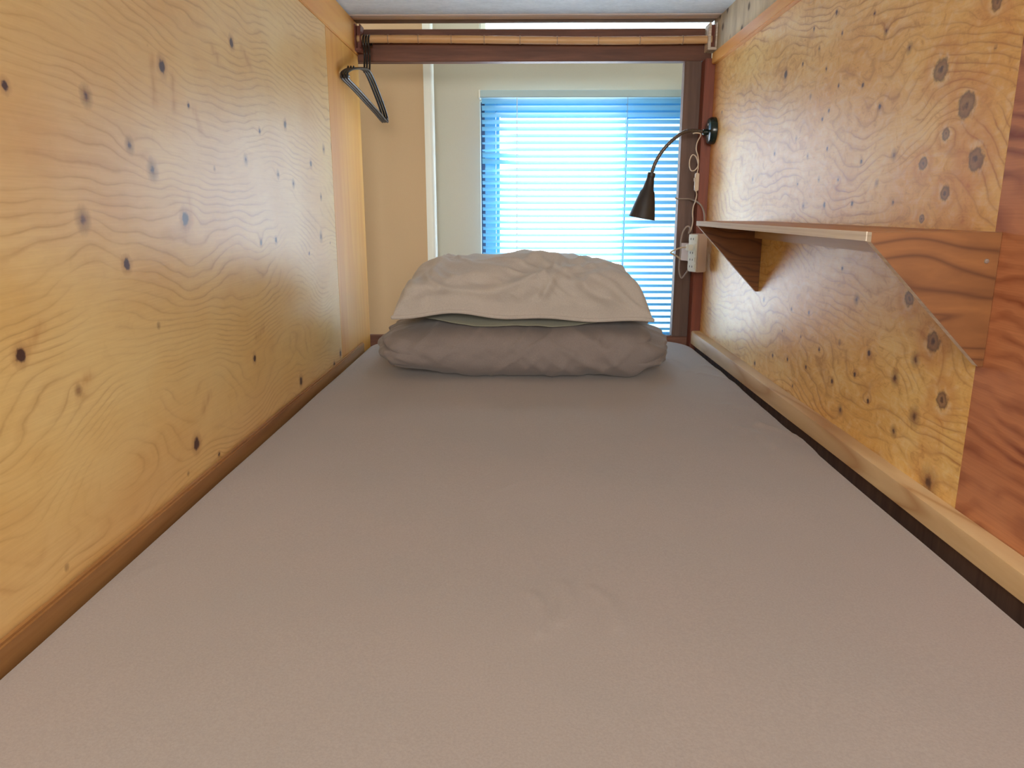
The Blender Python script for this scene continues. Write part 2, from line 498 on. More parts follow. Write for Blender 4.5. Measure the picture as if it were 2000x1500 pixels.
M_socket = plain('socket_face_plastic', srgb(236, 236, 226), 0.35, var=0.03)
M_slot = plain('socket_slot', srgb(30, 28, 28), 0.6)
M_frame = plain('aluminium_blue_glow', srgb(110, 190, 238), 0.4, var=0.05)  # blue glow around the window is put into the frame colour
M_rail_h = plain('blind_headrail', srgb(176, 206, 214), 0.4, var=0.05)
M_gap_shade = plain('window_gap_shade', srgb(60, 84, 120), 0.6)  # dark colour for the shaded gap beside the window frame
M_bulb = plain('frosted_bulb', srgb(230, 214, 190), 0.4)

# translucent venetian slat
M_slat, nt, b, out = new_mat('blue_slat')
tr = nt.nodes.new('ShaderNodeBsdfTranslucent')
tr.inputs[0].default_value = (*srgb(100, 208, 235), 1)
mx = nt.nodes.new('ShaderNodeMixShader')
mx.inputs[0].default_value = 0.12
sn = tex_noise(nt, 30, 2, 0.5)
nt.links.new(mix(nt, mth(nt, 'MULTIPLY', sn, 0.3), srgb(140, 200, 234), srgb(112, 184, 226)), b.inputs['Base Color'])
b.inputs['Roughness'].default_value = 0.35
nt.links.new(b.outputs[0], mx.inputs[1])
nt.links.new(tr.outputs[0], mx.inputs[2])
nt.links.new(mx.outputs[0], out.inputs[0])


def glass_mat(name, tint, gloss=0.06):
    m, nt, b, out = new_mat(name)
    nt.nodes.remove(b)
    t = nt.nodes.new('ShaderNodeBsdfTransparent')
    t.inputs[0].default_value = (*tint, 1)
    g = nt.nodes.new('ShaderNodeBsdfGlossy')
    g.inputs['Roughness'].default_value = 0.03
    mx = nt.nodes.new('ShaderNodeMixShader')
    mx.inputs[0].default_value = gloss
    nt.links.new(t.outputs[0], mx.inputs[1])
    nt.links.new(g.outputs[0], mx.inputs[2])
    nt.links.new(mx.outputs[0], out.inputs[0])
    return m


M_glass = glass_mat('window_glass', (0.93, 0.97, 1.0))
M_glass_dim = glass_mat('dim_blue_daylight_glass', (0.33, 0.42, 0.46))  # tint stands in for dimmer, bluer daylight on this half
M_frost, nt, b, out = new_mat('frosted_glass')
tr = nt.nodes.new('ShaderNodeBsdfTranslucent')
tr.inputs[0].default_value = (0.85, 0.95, 1.0, 1)
mx = nt.nodes.new('ShaderNodeMixShader')
mx.inputs[0].default_value = 0.8
b.inputs['Base Color'].default_value = (0.8, 0.88, 0.92, 1)
nt.links.new(b.outputs[0], mx.inputs[1])
nt.links.new(tr.outputs[0], mx.inputs[2])
nt.links.new(mx.outputs[0], out.inputs[0])


# ------------------------------------------------------------------ veneered wall panels
def panel(name, x, side, y0, y1, z0, z1, mat, field, knots=(), streaks=(), zone=None, step=0.004, thick=0.012):
    """slab whose room face (at x, facing -side) carries the veneer attributes; side=-1 left wall, +1 right wall"""
    ny = max(2, int((y1 - y0) / step)); nz = max(2, int((z1 - z0) / step))
    ys = np.linspace(y0, y1, ny + 1); zs = np.linspace(z0, z1, nz + 1)
    Y, Z = np.meshgrid(ys, zs, indexing='ij')
    Yf = Y.ravel(); Zf = Z.ravel()
    nv = len(Yf)
    V = np.stack([np.full(nv, x), Yf, Zf], 1)
    I = np.arange(nv).reshape(ny + 1, nz + 1)
    a = I[:-1, :-1].ravel(); b_ = I[1:, :-1].ravel(); c_ = I[1:, 1:].ravel(); d_ = I[:-1, 1:].ravel()
    F = np.stack([a, b_, c_, d_], 1) if side < 0 else np.stack([a, d_, c_, b_], 1)
    g = field(Yf, Zf)
    big = np.full(nv, 9.0)
    K = [big.copy(), big.copy(), big.copy()]
    for (ky, kz, r, t) in knots:
        r = r * (1.3 if side < 0 else 1.12)
        dy = Yf - ky; dz = Zf - kz
        sy = 1.0 if t != 2 else 1.15
        d = np.sqrt((dy / (r * sy)) ** 2 + (dz / r) ** 2)
        K[t] = np.minimum(K[t], d)
        if r > 0.004:
            g = g + (1.6 if t == 2 else 0.9) * np.exp(-((dy / (r * 4.5)) ** 2 + (dz / (r * 2.6)) ** 2)) * (1 if (int(ky * 1000) % 2) else -1)
    S = np.zeros(nv)
    for (p, q) in streaks:
        p = np.array(p); q = np.array(q)
        L = np.linalg.norm(q - p)
        t = ((Yf - p[0]) * (q[0] - p[0]) + (Zf - p[1]) * (q[1] - p[1])) / L ** 2
        tc = np.clip(t, 0, 1)
        d = np.hypot(Yf - p[0] - tc * (q[0] - p[0]), Zf - p[1] - tc * (q[1] - p[1]))
        S = np.maximum(S, np.exp(-(d / 0.008) ** 2) * 0.5 * (0.7 + 0.6 * noise2(Yf * 120, Zf * 60, 2)))
    Zn = zone(Yf, Zf) if zone is not None else np.zeros(nv)
    e = 0.0004 * side
    xb = x + thick * side
    xs = [x + e, xb]
    bx = [(xx, yy, zz) for xx in xs for yy in (y0, y1) for zz in (z0, z1)]
    o = nv
    BF = [(o, o + 1, o + 3, o + 2), (o + 4, o + 6, o + 7, o + 5), (o, o + 4, o + 5, o + 1), (o + 2, o + 3, o + 7, o + 6), (o, o + 2, o + 6, o + 4), (o + 1, o + 5, o + 7, o + 3)]
    me = bpy.data.meshes.new(name)
    allV = np.vstack([V, np.array(bx)])
    allF = np.vstack([F, np.array(BF)])
    me.vertices.add(len(allV))
    me.vertices.foreach_set('co', allV.astype(np.float32).ravel())
    me.loops.add(allF.size)
    me.loops.foreach_set('vertex_index', allF.astype(np.int32).ravel())
    me.polygons.add(len(allF))
    me.polygons.foreach_set('loop_start', np.arange(0, allF.size, 4, dtype=np.int32))
    me.update(calc_edges=True)
    me.validate()
    for nm, arr in (('grain', g), ('knot', K[0]), ('knot_soft', K[1]), ('knot_grey', K[2]), ('streak', S), ('zone', Zn)):
        at = me.attributes.new(nm, 'FLOAT', 'POINT')
        full = np.concatenate([arr, np.full(8, arr[0] if nm == 'grain' else (9.0 if 'knot' in nm else 0.0))]).astype(np.float32)
        at.data.foreach_set('value', full)
    me.materials.append(mat)
    ob = bpy.data.objects.new(name, me)
    C.objects.link(ob)
    return struct(ob)


def field_left(y, z):
    low = np.clip((0.42 - z) / 0.3, 0, 1)
    n = 0.055 * noise2(y * 2.1 + 3.1, z * 3.5, 5) + (0.02 + 0.05 * low) * noise2(y * 4.0, z * 9 + 2, 9) + 0.006 * noise2(y * 14, z * 30, 31)
    return (z + 0.05 * (y - 1) + n) / 0.0150


def field_right(y, z):
    n = 0.07 * noise2(y * 2.3 + 1.7, z * 3.1 + 4, 12) + 0.035 * noise2(y * 5.0, z * 8 + 2, 19) + 0.007 * noise2(y * 18, z * 30, 33)
    return (z - 0.12 * (y - 1) + n) / 0.021


def field_red(y, z):
    n = 0.10 * noise2(y * 3.0 + 0.3, z * 3.6 + 1, 42) + 0.03 * noise2(y * 9.0, z * 12 + 2, 49) + 0.008 * noise2(y * 22, z * 40, 35)
    return (z + 0.18 * (y - 1) + n) / 0.026


def zone_right(y, z):
    return 0.8 * np.exp(-((y - 2.36) / 0.13) ** 2) * (0.8 + 0.4 * noise2(y * 10, z * 6, 3)) + 0.28 * np.exp(-((y - 0.98) / 0.07) ** 2) * (0.6 + 0.8 * noise2(y * 30, z * 14, 8))


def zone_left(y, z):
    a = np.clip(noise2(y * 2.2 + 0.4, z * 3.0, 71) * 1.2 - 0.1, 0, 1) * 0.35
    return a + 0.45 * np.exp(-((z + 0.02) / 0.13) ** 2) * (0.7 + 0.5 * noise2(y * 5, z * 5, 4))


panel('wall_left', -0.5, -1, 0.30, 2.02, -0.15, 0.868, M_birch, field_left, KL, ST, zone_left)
panel('wall_right', 0.567, 1, 0.918, 2.356, -0.15, 0.832, M_larch, field_right, KR, [((1.715, 0.69), (1.75, 0.655)), ((1.60, 0.735), (1.585, 0.78)), ((1.60, 0.70), (1.602, 0.74))], zone_right)
panel('wall_right', 0.567, 1, 0.30, 0.9172, -0.15, 0.832, M_red, field_red)
# red panel carries a few soft knots only through its grain field

# pine boards of the left wall
struct(box('trim_1', -0.512, -0.5, 2.0212, 2.405, -0.15, 0.868, M_pine, bevel=0.0015))
struct(box('trim_2', -0.514, -0.4965, 0.30, 2.405, 0.8688, 0.957, M_pine_h, bevel=0.002))
struct(box('trim_3', -0.4995, -0.489, 0.30, 2.26, -0.12, 0.016, M_batten, bevel=0.003))
# right wall: upper rail and raw plywood above it
struct(box('trim_4', 0.5545, 0.58, 0.30, 2.35, 0.8325, 0.863, M_pine_r, bevel=0.002))
struct(box('trim_5', 0.567, 0.582, 0.30, 2.40, 0.8635, 0.965, M_raw))
# lower right bed rail with an eased top edge
bm = bmesh.new()
prof = [(0.5665, 0.0395), (0.545, 0.0395), (0.5410, 0.0375), (0.540, 0.0335), (0.540, 0.0045), (0.5665, 0.0045)]
rings = []
for yy in np.linspace(0.30, 2.355, 60):
    q = (yy - 0.3) / 2.055
    dz = -0.007 * (1 - q)
    db = -0.006 * q
    rings.append([bm.verts.new((px + 0.0006 * math.sin(yy * 7), yy, pz + (dz if pz > 0.01 else db))) for px, pz in prof])
for A, B in zip(rings[:-1], rings[1:]):
    for k in range(6):
        bm.faces.new((A[k], A[(k + 1) % 6], B[(k + 1) % 6], B[k]))
bm.faces.new(rings[0]); bm.faces.new(rings[-1][::-1])
struct(bm_obj('trim_6', bm, M_rail, smooth=True, angle=30))

# bunk ceiling
bm = bmesh.new()
add_box(bm, -0.512, 0.582, 0.30, 2.305, 0.960, 0.975)
struct(bm_obj('ceiling', bm, M_ceil))
struct(box('trim_7', -0.512, 0.5665, 2.3075, 2.3605, 0.9585, 1.0, M_ctrim, bevel=0.0015))
struct(box('trim_8', -0.512, 0.5665, 2.3625, 2.415, 0.9600, 1.0, M_ctrim2, bevel=0.0015))

# ------------------------------------------------------------------ the room around the bunk
bm = bmesh.new()
YB = 2.85
W0, W1, WZ0, WZ1 = -0.156, 0.74, -0.12, 0.800
add_box(bm, -1.7, W0, YB, YB + 0.14, -0.7, 2.3)
add_box(bm, W1, 1.8, YB, YB + 0.14, -0.7, 2.3)
add_box(bm, W0, W1, YB, YB + 0.14, -0.7, WZ0)
add_box(bm, W0, W1, YB, YB + 0.14, WZ1, 0.99)
add_box(bm, W0, W1, YB, YB + 0.14, 1.60, 2.3)
struct(bm_obj('wall_back', bm, M_wall))
struct(box('wall_front', -1.7, 1.8, -2.14, -2.0, -0.7, 2.3, M_wall))
struct(box('wall_left', -1.84, -1.7, -2.14, YB + 0.14, -0.7, 2.3, M_wall))
struct(box('wall_right', 1.8, 1.94, -2.14, YB + 0.14, -0.7, 2.3, M_wall))
struct(box('floor', -1.84, 1.94, -2.14, YB + 0.14, -0.8, -0.7, M_floor))
struct(box('ceiling', -1.84, 1.94, -2.14, YB + 0.14, 2.3, 2.4, M_ceil))
# boxed-out column left of the window, with its white corner bead
struct(box('wall_left', -1.699, -0.345, 2.75, YB - 0.0005, -0.699, 2.299, M_wall_dim))
bm = bmesh.new()
pts = []
for k in range(13):
    a = math.pi * 0.5 * k / 12 * 1.6 - 0.5
    pts.append((-0.3305 + 0.0165 * math.sin(a), 2.7445 + 0.0165 * (1 - math.cos(a))))
sec = [(-0.3465, 2.7445)] + pts + [(-0.3155, 2.7545), (-0.3155, 2.772), (-0.3445, 2.772), (-0.3465, 2.7495)]
sec = [(-0.3465, 2.7440), (-0.330, 2.7425), (-0.322, 2.7435), (-0.3165, 2.747), (-0.314, 2.753), (-0.313, 2.772), (-0.3445, 2.772), (-0.3445, 2.7495), (-0.3465, 2.7495)]
lo = [bm.verts.new((x, y, -0.699)) for x, y in sec]
hi = [bm.verts.new((x, y, 2.299)) for x, y in sec]
n = len(sec)
for k in range(n):
    bm.faces.new((lo[k], lo[(k + 1) % n], hi[(k + 1) % n], hi[k]))
bm.faces.new(lo[::-1]); bm.faces.new(hi)
struct(bm_obj('trim_9', bm, M_white, smooth=True, angle=40))

# window_1: sliding sashes behind the blind
w1 = struct(empty('window_1', (0.3, YB + 0.1, WZ0)))
def fr(name, rects, y0, y1, mat, par):
    bm = bmesh.new()
    for r in rects:
        add_box(bm, r[0], r[1], y0, y1, r[2], r[3], 0.002)
    return bm_obj(name, bm, mat, par)
fr('window_frame', [(W0 + 0.014, W0 + 0.054, WZ0 + 0.001, WZ1 - 0.001), (W1 - 0.030, W1 - 0.001, WZ0 + 0.001, WZ1 - 0.001), (W0 + 0.055, W1 - 0.031, WZ1 - 0.036, WZ1 - 0.001), (W0 + 0.055, W1 - 0.031, WZ0 + 0.001, WZ0 + 0.03)], YB + 0.05, YB + 0.12, M_frame, w1)
box('gap_shade_strip', W0 + 0.001, W0 + 0.0138, YB + 0.052, YB + 0.12, WZ0 + 0.001, WZ1 - 0.001, M_gap_shade, w1)  # dark strip painting the shade between frame and wall
xa, xb_ = W0 + 0.055, W1 - 0.031
xm = 0.385
fr('sash', [(xa, xa + 0.014, WZ0 + 0.031, WZ1 - 0.037), (xm, xm + 0.005, WZ0 + 0.031, WZ1 - 0.037), (xa + 0.015, xm - 0.001, WZ1 - 0.052, WZ1 - 0.037), (xa + 0.015, xm - 0.001, WZ0 + 0.031, WZ0 + 0.06)], YB + 0.062, YB + 0.078, M_frame, w1)
box('glass', xa + 0.014, xm, YB + 0.069, YB + 0.071, WZ0 + 0.06, WZ1 - 0.052, M_glass, w1)
fr('sash', [(xm - 0.001, xm + 0.005, WZ0 + 0.031, WZ1 - 0.037), (xb_ - 0.014, xb_, WZ0 + 0.031, WZ1 - 0.037), (xm + 0.006, xb_ - 0.015, WZ1 - 0.052, WZ1 - 0.037), (xm + 0.006, xb_ - 0.015, WZ0 + 0.031, WZ0 + 0.06)], YB + 0.086, YB + 0.102, M_frame, w1)
box('glass', xm + 0.005, xb_ - 0.014, YB + 0.093, YB + 0.095, WZ0 + 0.06, WZ1 - 0.052, M_glass_dim, w1)
attach(w1)
# added_window: frosted pane added to brighten the slit over the cross beam
w2 = struct(empty('added_window', (0.3, YB + 0.1, 0.99)))
fr('window_frame', [(W0 + 0.001, W0 + 0.02, 0.991, 1.599), (W1 - 0.02, W1 - 0.001, 0.991, 1.599), (W0 + 0.021, W1 - 0.021, 1.57, 1.599), (W0 + 0.021, W1 - 0.021, 0.991, 1.005)], YB + 0.03, YB + 0.08, M_white, w2)
box('glass', W0 + 0.02, W1 - 0.02, YB + 0.05, YB + 0.056, 1.005, 1.57, M_frost, w2)
attach(w2)

# ------------------------------------------------------------------ bunk frame
bunk = tag(empty('bunk_bed_frame', (0.0, 2.42, -0.7)), 'dark stained timber bunk bed frame with cross beam and post in front of the window', 'bunk bed')
box('cross_beam', -0.56, 0.5655, 2.402, 2.440, 0.851, 0.942, M_dark, bunk, bevel=0.002)
box('post', 0.487, 0.5375, 2.402, 2.440, 0.0135, 0.8505, M_post, bunk, bevel=0.002)
box('foot_rail', -0.56, 0.5655, 2.410, 2.440, -0.14, 0.0125, M_dark, bunk, bevel=0.003)
o = box('batten', 0.5378, 0.5685, 2.3568, 2.4095, -0.14, 0.8505, M_redbat, bunk, bevel=0.002)
o['label'] = 'reddish brown upright batten'
box('base_board', -0.50, 0.5395, 0.32, 2.400, -0.16, -0.145, M_batten, bunk)
o = box('gap_shade_board', 0.5535, 0.5665, 0.30, 2.3565, -0.145, -0.004, M_post, bunk)  # dark board added to deepen the shade in the gap beside the mattress
for lx in (-0.54, 0.59):
    for ly in (0.36, 2.47):
        box('leg', lx - 0.025, lx + 0.025, ly - 0.025, ly + 0.025, -0.70, -0.10, M_post, bunk)
attach(bunk)

# ------------------------------------------------------------------ mattress with fitted sheet
def sheet_z(x, y):
    z = 0.0025 * noise2(x * 2.4, y * 1.7, 61) + 0.0009 * noise2(x * 9, y * 5, 64)
    for (p, q), h, w in zip(WR, [.0040, .0055, .0035, .003, .0015, .0015, .0014, .0012, .002, .003, .0008, .002], [.012, .010, .012, .010, .006, .007, .007, .006, .01, .012, .008, .012]):
        px, py = p; qx, qy = q
        L2 = (qx - px) ** 2 + (qy - py) ** 2
        t = ((x - px) * (qx - px) + (y - py) * (qy - py)) / L2
        tc = np.clip(t, 0, 1)
        bend = 0.010 * np.sin(tc * 3.1)
        nx, ny = -(qy - py) / math.sqrt(L2), (qx - px) / math.sqrt(L2)
        dx = x - px - tc * (qx - px) - bend * nx
        dy = y - py - tc * (qy - py) - bend * ny
        d = np.hypot(dx, dy)
        z = z + h * np.exp(-(d / w) ** 2) 
    edge = np.clip((x - 0.30) / 0.22, 0, 1)
    z = z + 0.0014 * edge * ridge(x * 4 + y * 9, y * 4 - x * 6, 66) * np.clip(1 - np.abs(y - 1.45) / 0.45, 0, 1)
    return z


nx_, ny_ = 260, 420
R_ = 0.022
s = np.linspace(-1, 1, nx_ + 1)
t = np.linspace(0, 1, ny_ + 1)


def prof1(u, a, b2, r, drop):
    """u in 0..1 along a section from drop at a to drop at b2; returns pos, dz"""
    q = math.pi / 2 * r
    L = (b2 - a - 2 * r) + 2 * q + 2 * drop
    d = u * L
    pos = np.empty_like(u); dz = np.empty_like(u)
    for i, v in enumerate(d):
        if v < drop:
            pos[i], dz[i] = a, -r - (drop - v)
        elif v < drop + q:
            th = (v - drop) / r
            pos[i], dz[i] = a + r - r * math.cos(th), -r + r * math.sin(th)
        elif v < L - drop - q:
            pos[i], dz[i] = a + r + (v - drop - q), 0
        elif v < L - drop:
            th = (v - (L - drop - q)) / r
            pos[i], dz[i] = b2 - r + r * math.sin(th), -r + r * math.cos(th)
        else:
            pos[i], dz[i] = b2, -r - (v - (L - drop))
    return pos, dz


def denser(n, k=18):
    u = np.linspace(0, 1, n + 1)
    e = 0.12
    # more rows in the rounded borders
    return u


px_, pz_ = prof1(np.sort(np.concatenate([np.linspace(0, 0.11, 26), np.linspace(0.115, 0.885, nx_ - 50), np.linspace(0.89, 1, 26)])), -1.0, 1.0, 0.044, 0.22)
# px_ in -1..1 of the half width (about 0.5 m): the vertical offsets scale with 0.5
py_, pzy_ = prof1(np.sort(np.concatenate([np.linspace(0, 0.07, 24), np.linspace(0.072, 0.928, ny_ - 46), np.linspace(0.93, 1, 24)])), 0.33, 2.398, 0.022, 0.11)
PX, PY = np.meshgrid(px_, py_, indexing='ij')
DZ = np.maximum(np.minimum(pz_[:, None] * 0.5, 0) + np.minimum(pzy_[None, :], 0), -0.132)
XR = np.interp(PY, [0.3, 0.7, 1.7, 2.2, 2.4], [0.520, 0.5255, 0.5350, 0.5385, 0.5385])
XLf = np.interp(PY, [0.3, 0.6, 2.4], [-0.4865, -0.4865, -0.4865])
tt = np.clip((PY - 2.28) / 0.12, 0, 1)
rc = 0.11 * (1 - np.sqrt(np.clip(1 - tt ** 2, 0, 1)))
XR = XR - rc
XLf = XLf + rc
XX = np.where(PX > 0, PX * XR, -PX * XLf)
ZZ = DZ + sheet_z(XX, PY) * np.clip(1 + DZ / 0.02, 0, 1)
ni, nj = PX.shape
V = np.stack([XX.ravel(), PY.ravel(), ZZ.ravel()], 1)
I = np.arange(ni * nj).reshape(ni, nj)
F = np.stack([I[:-1, :-1].ravel(), I[1:, :-1].ravel(), I[1:, 1:].ravel(), I[:-1, 1:].ravel()], 1)
mat_root = tag(empty('mattress', (0.0, 1.36, -0.144)), 'mattress under a smooth mauve-grey fitted sheet filling the bunk', 'mattress')
fs = mesh_obj('fitted_sheet', V, F, M_sheet, mat_root, smooth=True)
box('mattress_core', -0.465, 0.490, 0.37, 2.26, -0.1435, -0.030, M_white, mat_root, bevel=0.01)
attach(mat_root)


# ------------------------------------------------------------------ bedding stack
def cube_sphere(n):
    """unit directions on a subdivided cube; returns verts (dir) and faces"""
    idx = {}
    V = []
    Fc = []
    g = np.tan(np.linspace(-1, 1, n + 1) * math.pi / 4)

    def vid(p):
        k = tuple(np.round(p, 5))
        if k not in idx:
            idx[k] = len(V)
            V.append(p)
        return idx[k]
    for ax in range(3):
        for sgn in (-1, 1):
            ids = [[None] * (n + 1) for _ in range(n + 1)]
            for i in range(n + 1):
                for j in range(n + 1):
                    p = [0, 0, 0]
                    p[ax] = float(sgn); p[(ax + 1) % 3] = g[i]; p[(ax + 2) % 3] = g[j]
                    ids[i][j] = vid(p)
            for i in range(n):
                for j in range(n):
                    q = (ids[i][j], ids[i + 1][j], ids[i + 1][j + 1], ids[i][j + 1])
                    Fc.append(q if sgn > 0 else q[::-1])
    V = np.array(V)
    V /= np.linalg.norm(V, axis=1)[:, None]
    return V, np.array(Fc)


CS = cube_sphere(110)


def super_pos(D, a, b2, c, ex, ez):
    # superellipsoid: in-plane exponent ex, vertical exponent ez
    k = ((np.abs(D[:, 0] / a) ** ex + np.abs(D[:, 1] / b2) ** ex) ** (ez / ex) + np.abs(D[:, 2] / c) ** ez) ** (-1 / ez)
    return D * k[:, None]


def make_duvet():
    D, F = CS
    a, b2, c = 0.366, 0.250, 0.068
    D2 = D * np.array([a, b2, c]); D2 /= np.linalg.norm(D2, axis=1)[:, None]
    P = super_pos(D2, a, b2, c, 6.5, 3.0)
    x, y, z = P[:, 0].copy(), P[:, 1].copy(), P[:, 2].copy()
    sx = x / a; sy = y / b2; sz = z / c
    side = np.clip((np.abs(sx) - 0.72) / 0.28, 0, 1)
    # folded layers showing at the two ends
    layer = np.abs(np.sin((sz * 1.0 + 0.25 * np.sin(sy * 4)) * 5.6 + np.sign(x) * 0.7)) ** 0.6
    P[:, 0] += np.sign(x) * side * (-0.020 + 0.028 * layer + 0.006 * noise2(y * 30, z * 40, 5))
    P[:, 0] += np.where(x > 0, 1, -1) * side * (-0.020 * np.clip(sz, 0, 1) ** 2)
    P[:, 0] *= np.where(x < 0, 1 - 0.085 * np.clip(-sz + 0.1, 0, 1.1) ** 1.5, 1.0 - 0.03 * np.clip(sz, 0, 1))
    # soft creases
    front = np.clip((-sy - 0.5) / 0.4, 0, 1)
    w = 0.0065 * fbm(x * 7 + z * 9, z * 7 - x * 3, 14, 3) + 0.008 * ridge((x + z * 1.6) * 9, (z - x * 0.3) * 4, 21) * np.clip(x * 3 + 0.3, 0.1, 1) + 0.004 * ridge((x - z) * 16, z * 11, 27)
    w = w + 0.006 * side * ridge(y * 22, z * 30 + x * 10, 44)
    nrm = P / np.array([a * a, b2 * b2, c * c])
    nrm /= np.linalg.norm(nrm, axis=1)[:, None]
    P = P + nrm * w[:, None]
    # resting on the mattress
    P[:, 2] = P[:, 2] + c
    P[:, 2] -= 0.012 * np.clip(1 - (sx) ** 2, 0, 1) * np.clip(-sz, 0, 1)
    low = np.clip(-sz - 0.55, 0, 1)
    P[:, 2] = np.maximum(P[:, 2], 0.003)
    P[:, 2] += 0.004 * noise2(x * 5, y * 5, 3) * np.clip(sz, 0, 1)
    return P, F


duv = tag(empty('folded_duvet', (0.0, 2.055, 0.002)), 'folded taupe duvet lying flat on the sheet, bottom of the bedding stack', 'duvet')
P, F = make_duvet()
P = P + np.array([0.0, 2.050, 0.001])
mesh_obj('duvet_body', P, F, M_duvet, duv, smooth=True)
# turned hem of the cover across the top front of the fold
hx = np.linspace(-0.30, 0.29, 40)
attach(duv)

# grey-green blanket between duvet and pillow
D, F = CS
a, b2, c = 0.275, 0.205, 0.008
D2 = D * np.array([a, b2, c]); D2 /= np.linalg.norm(D2, axis=1)[:, None]
P = super_pos(D2, a, b2, c, 3.0, 2.0)
P[:, 2] += 0.0035 * fbm(P[:, 0] * 8, P[:, 1] * 8, 8) - 0.014 * np.clip(1 - (P[:, 0] / a) ** 2, 0, 1) * np.clip((-P[:, 1] - 0.05) / 0.15, 0, 1)
P = P + np.array([-0.005, 2.035, 0.1475])
bl = mesh_obj('folded_blanket', P, F, M_blanket, None, smooth=True)
tag(bl, 'grey-green folded layer pressed between the taupe duvet and the pillow', 'blanket')


def pillow_outline(nx, ny):
    u = np.linspace(-1, 1, nx + 1)
    v = np.linspace(-1, 1, ny + 1)
    u = 0.35 * u + 0.65 * np.sin(u * np.pi / 2)
    v = 0.2 * v + 0.8 * np.sin(v * np.pi / 2)
    U, Vv = np.meshgrid(u, v, indexing='ij')
    return U, Vv


def make_pillow():
    nx, ny = 230, 170
    U, W = pillow_outline(nx, ny)
    a, b2 = 0.320, 0.215
    # concave sides, pointed corners
    X = U * a * (1 - 0.05 * (1 - W ** 2) * np.abs(U) ** 3)
    Yp = W * b2 * (1 - 0.06 * (1 - U ** 2) * np.abs(W) ** 3)
    rr = (1 - np.abs(U) ** 5.0) * (1 - np.abs(W) ** 2.8)
    rr = np.clip(rr, 0, 1)
    top = 0.141 * rr ** 0.42
    top = top * (1 - 0.10 * np.clip(U - 0.45, 0, 1) - 0.05 * np.clip(-U - 0.6, 0, 1))
    # the heap leans: higher left shoulder, sagging right shoulder
    top += rr * (0.006 * np.sin(U * 5 + 0.6))
    edge = np.clip(rr * 3, 0, 1)
    A3 = np.stack([X, Yp, top], -1)
    dl = np.linalg.norm(np.diff(A3, axis=1), axis=-1)
    Sv = np.concatenate([np.zeros((nx + 1, 1)), np.cumsum(dl, axis=1)], 1)
    Yp0 = Yp
    Yp = Sv - Sv[:, -1:] / 2
    wx = X + 0.07 * noise2(X * 4, Yp * 4, 81)
    wy = Yp + 0.07 * noise2(X * 4 + 7, Yp * 4, 82)
    wr = 0.006 * fbm(X * 5 + Yp * 3, Yp * 6, 90, 2)
    wr += 0.015 * (ridge(wx * 4.0 + wy * 3.0, wy * 5 - wx * 2.0, 91) - 0.4)
    wr += 0.012 * (ridge((wx - wy * 0.8) * 8, (wy + wx * 0.5) * 5, 95) - 0.4)
    wr += 0.006 * (ridge((wx + wy) * 13, (wy - wx * 0.3) * 8, 97) - 0.4)
    fr_ = np.clip((-W - 0.2) / 0.7, 0, 1)
    wr += 0.004 * fr_ * (ridge(wx * 11, Yp * 4, 93) - 0.4)
    Yp = Yp0
    bot = -0.002 * rr ** 0.5
    # rim height: front hem dips at both corners and rises a bit left of the middle
    rim = 0.012 * np.exp(-((U + 0.55) / 0.35) ** 2) - 0.006 * np.clip(U, 0, 1) + 0.003 * np.sin(U * 9) + 0.003
    rim = rim * np.clip(-W, 0, 1) ** 2
    Ztop = 0.150 + rim + top
    Zbot = 0.150 + rim + bot
    n1 = nx + 1; n2 = ny + 1
    S3 = np.stack([X, Yp - 0.02 * np.clip(top / 0.16, 0, 1) * np.clip(-W, 0, 1), Ztop], -1)
    nn = np.cross(np.gradient(S3, axis=0), np.gradient(S3, axis=1))
    for _ in range(6):
        q = np.pad(nn, ((1, 1), (1, 1), (0, 0)), mode='edge')
        nn = (q[:-2, 1:-1] + q[2:, 1:-1] + q[1:-1, :-2] + q[1:-1, 2:] + nn) / 5
    nn = nn / np.maximum(np.linalg.norm(nn, axis=-1, keepdims=True), 1e-9)
    edge2 = np.clip((1 - np.abs(W)) * 25, 0, 1) * np.clip((1 - np.abs(U)) * 6, 0, 1)
    S3 = S3 + nn * (wr * edge2 * (1.0 - 0.35 * (W > -0.3)))[..., None]
    Vt = S3.reshape(-1, 3)
    Vt_old = np.stack([X.ravel(), Yp.ravel() + 0.02 * np.clip(top.ravel() / 0.16, 0, 1) * (-np.clip(-W.ravel(), 0, 1)), Ztop.ravel()], 1)
    Vb = np.stack([X.ravel(), Yp.ravel(), Zbot.ravel() - 0.0006], 1)
    I = np.arange(n1 * n2).reshape(n1, n2)
    Ft = np.stack([I[:-1, :-1].ravel(), I[1:, :-1].ravel(), I[1:, 1:].ravel(), I[:-1, 1:].ravel()], 1)
    Fb = Ft[:, ::-1] + n1 * n2
    o = n1 * n2
    rimF = []
    border = [I[i, 0] for i in range(n1)] + [I[-1, j] for j in range(1, n2)] + [I[i, -1] for i in range(n1 - 2, -1, -1)] + [I[0, j] for j in range(n2 - 2, 0, -1)]
    for k in range(len(border)):
        p, q = border[k], border[(k + 1) % len(border)]
        rimF.append((p, p + o, q + o, q))
    return np.vstack([Vt, Vb]), [tuple(f) for f in Ft] + [tuple(f) for f in Fb] + rimF, [Vt[i] for i in border]


pil = tag(empty('pillow', (0.0, 2.03, 0.15)), 'plump crumpled beige-grey pillow on top of the folded bedding', 'pillow')
Vp, Fp, rimv = make_pillow()
off = np.array([0.0, 2.03, 0.004])
mesh_obj('pillow_cover', Vp + off, Fp, M_pillow, pil, smooth=True)
rv = [Vector(tuple(p + off)) for p in rimv][::3]
pp = tube('piping', [(p.x * 1.004, (p.y - 2.03) * 1.006 + 2.03, p.z - 0.001) for p in rv], 0.0038, M_pillow, pil, seg=8, closed=True, sy=1.3)
attach(pil)

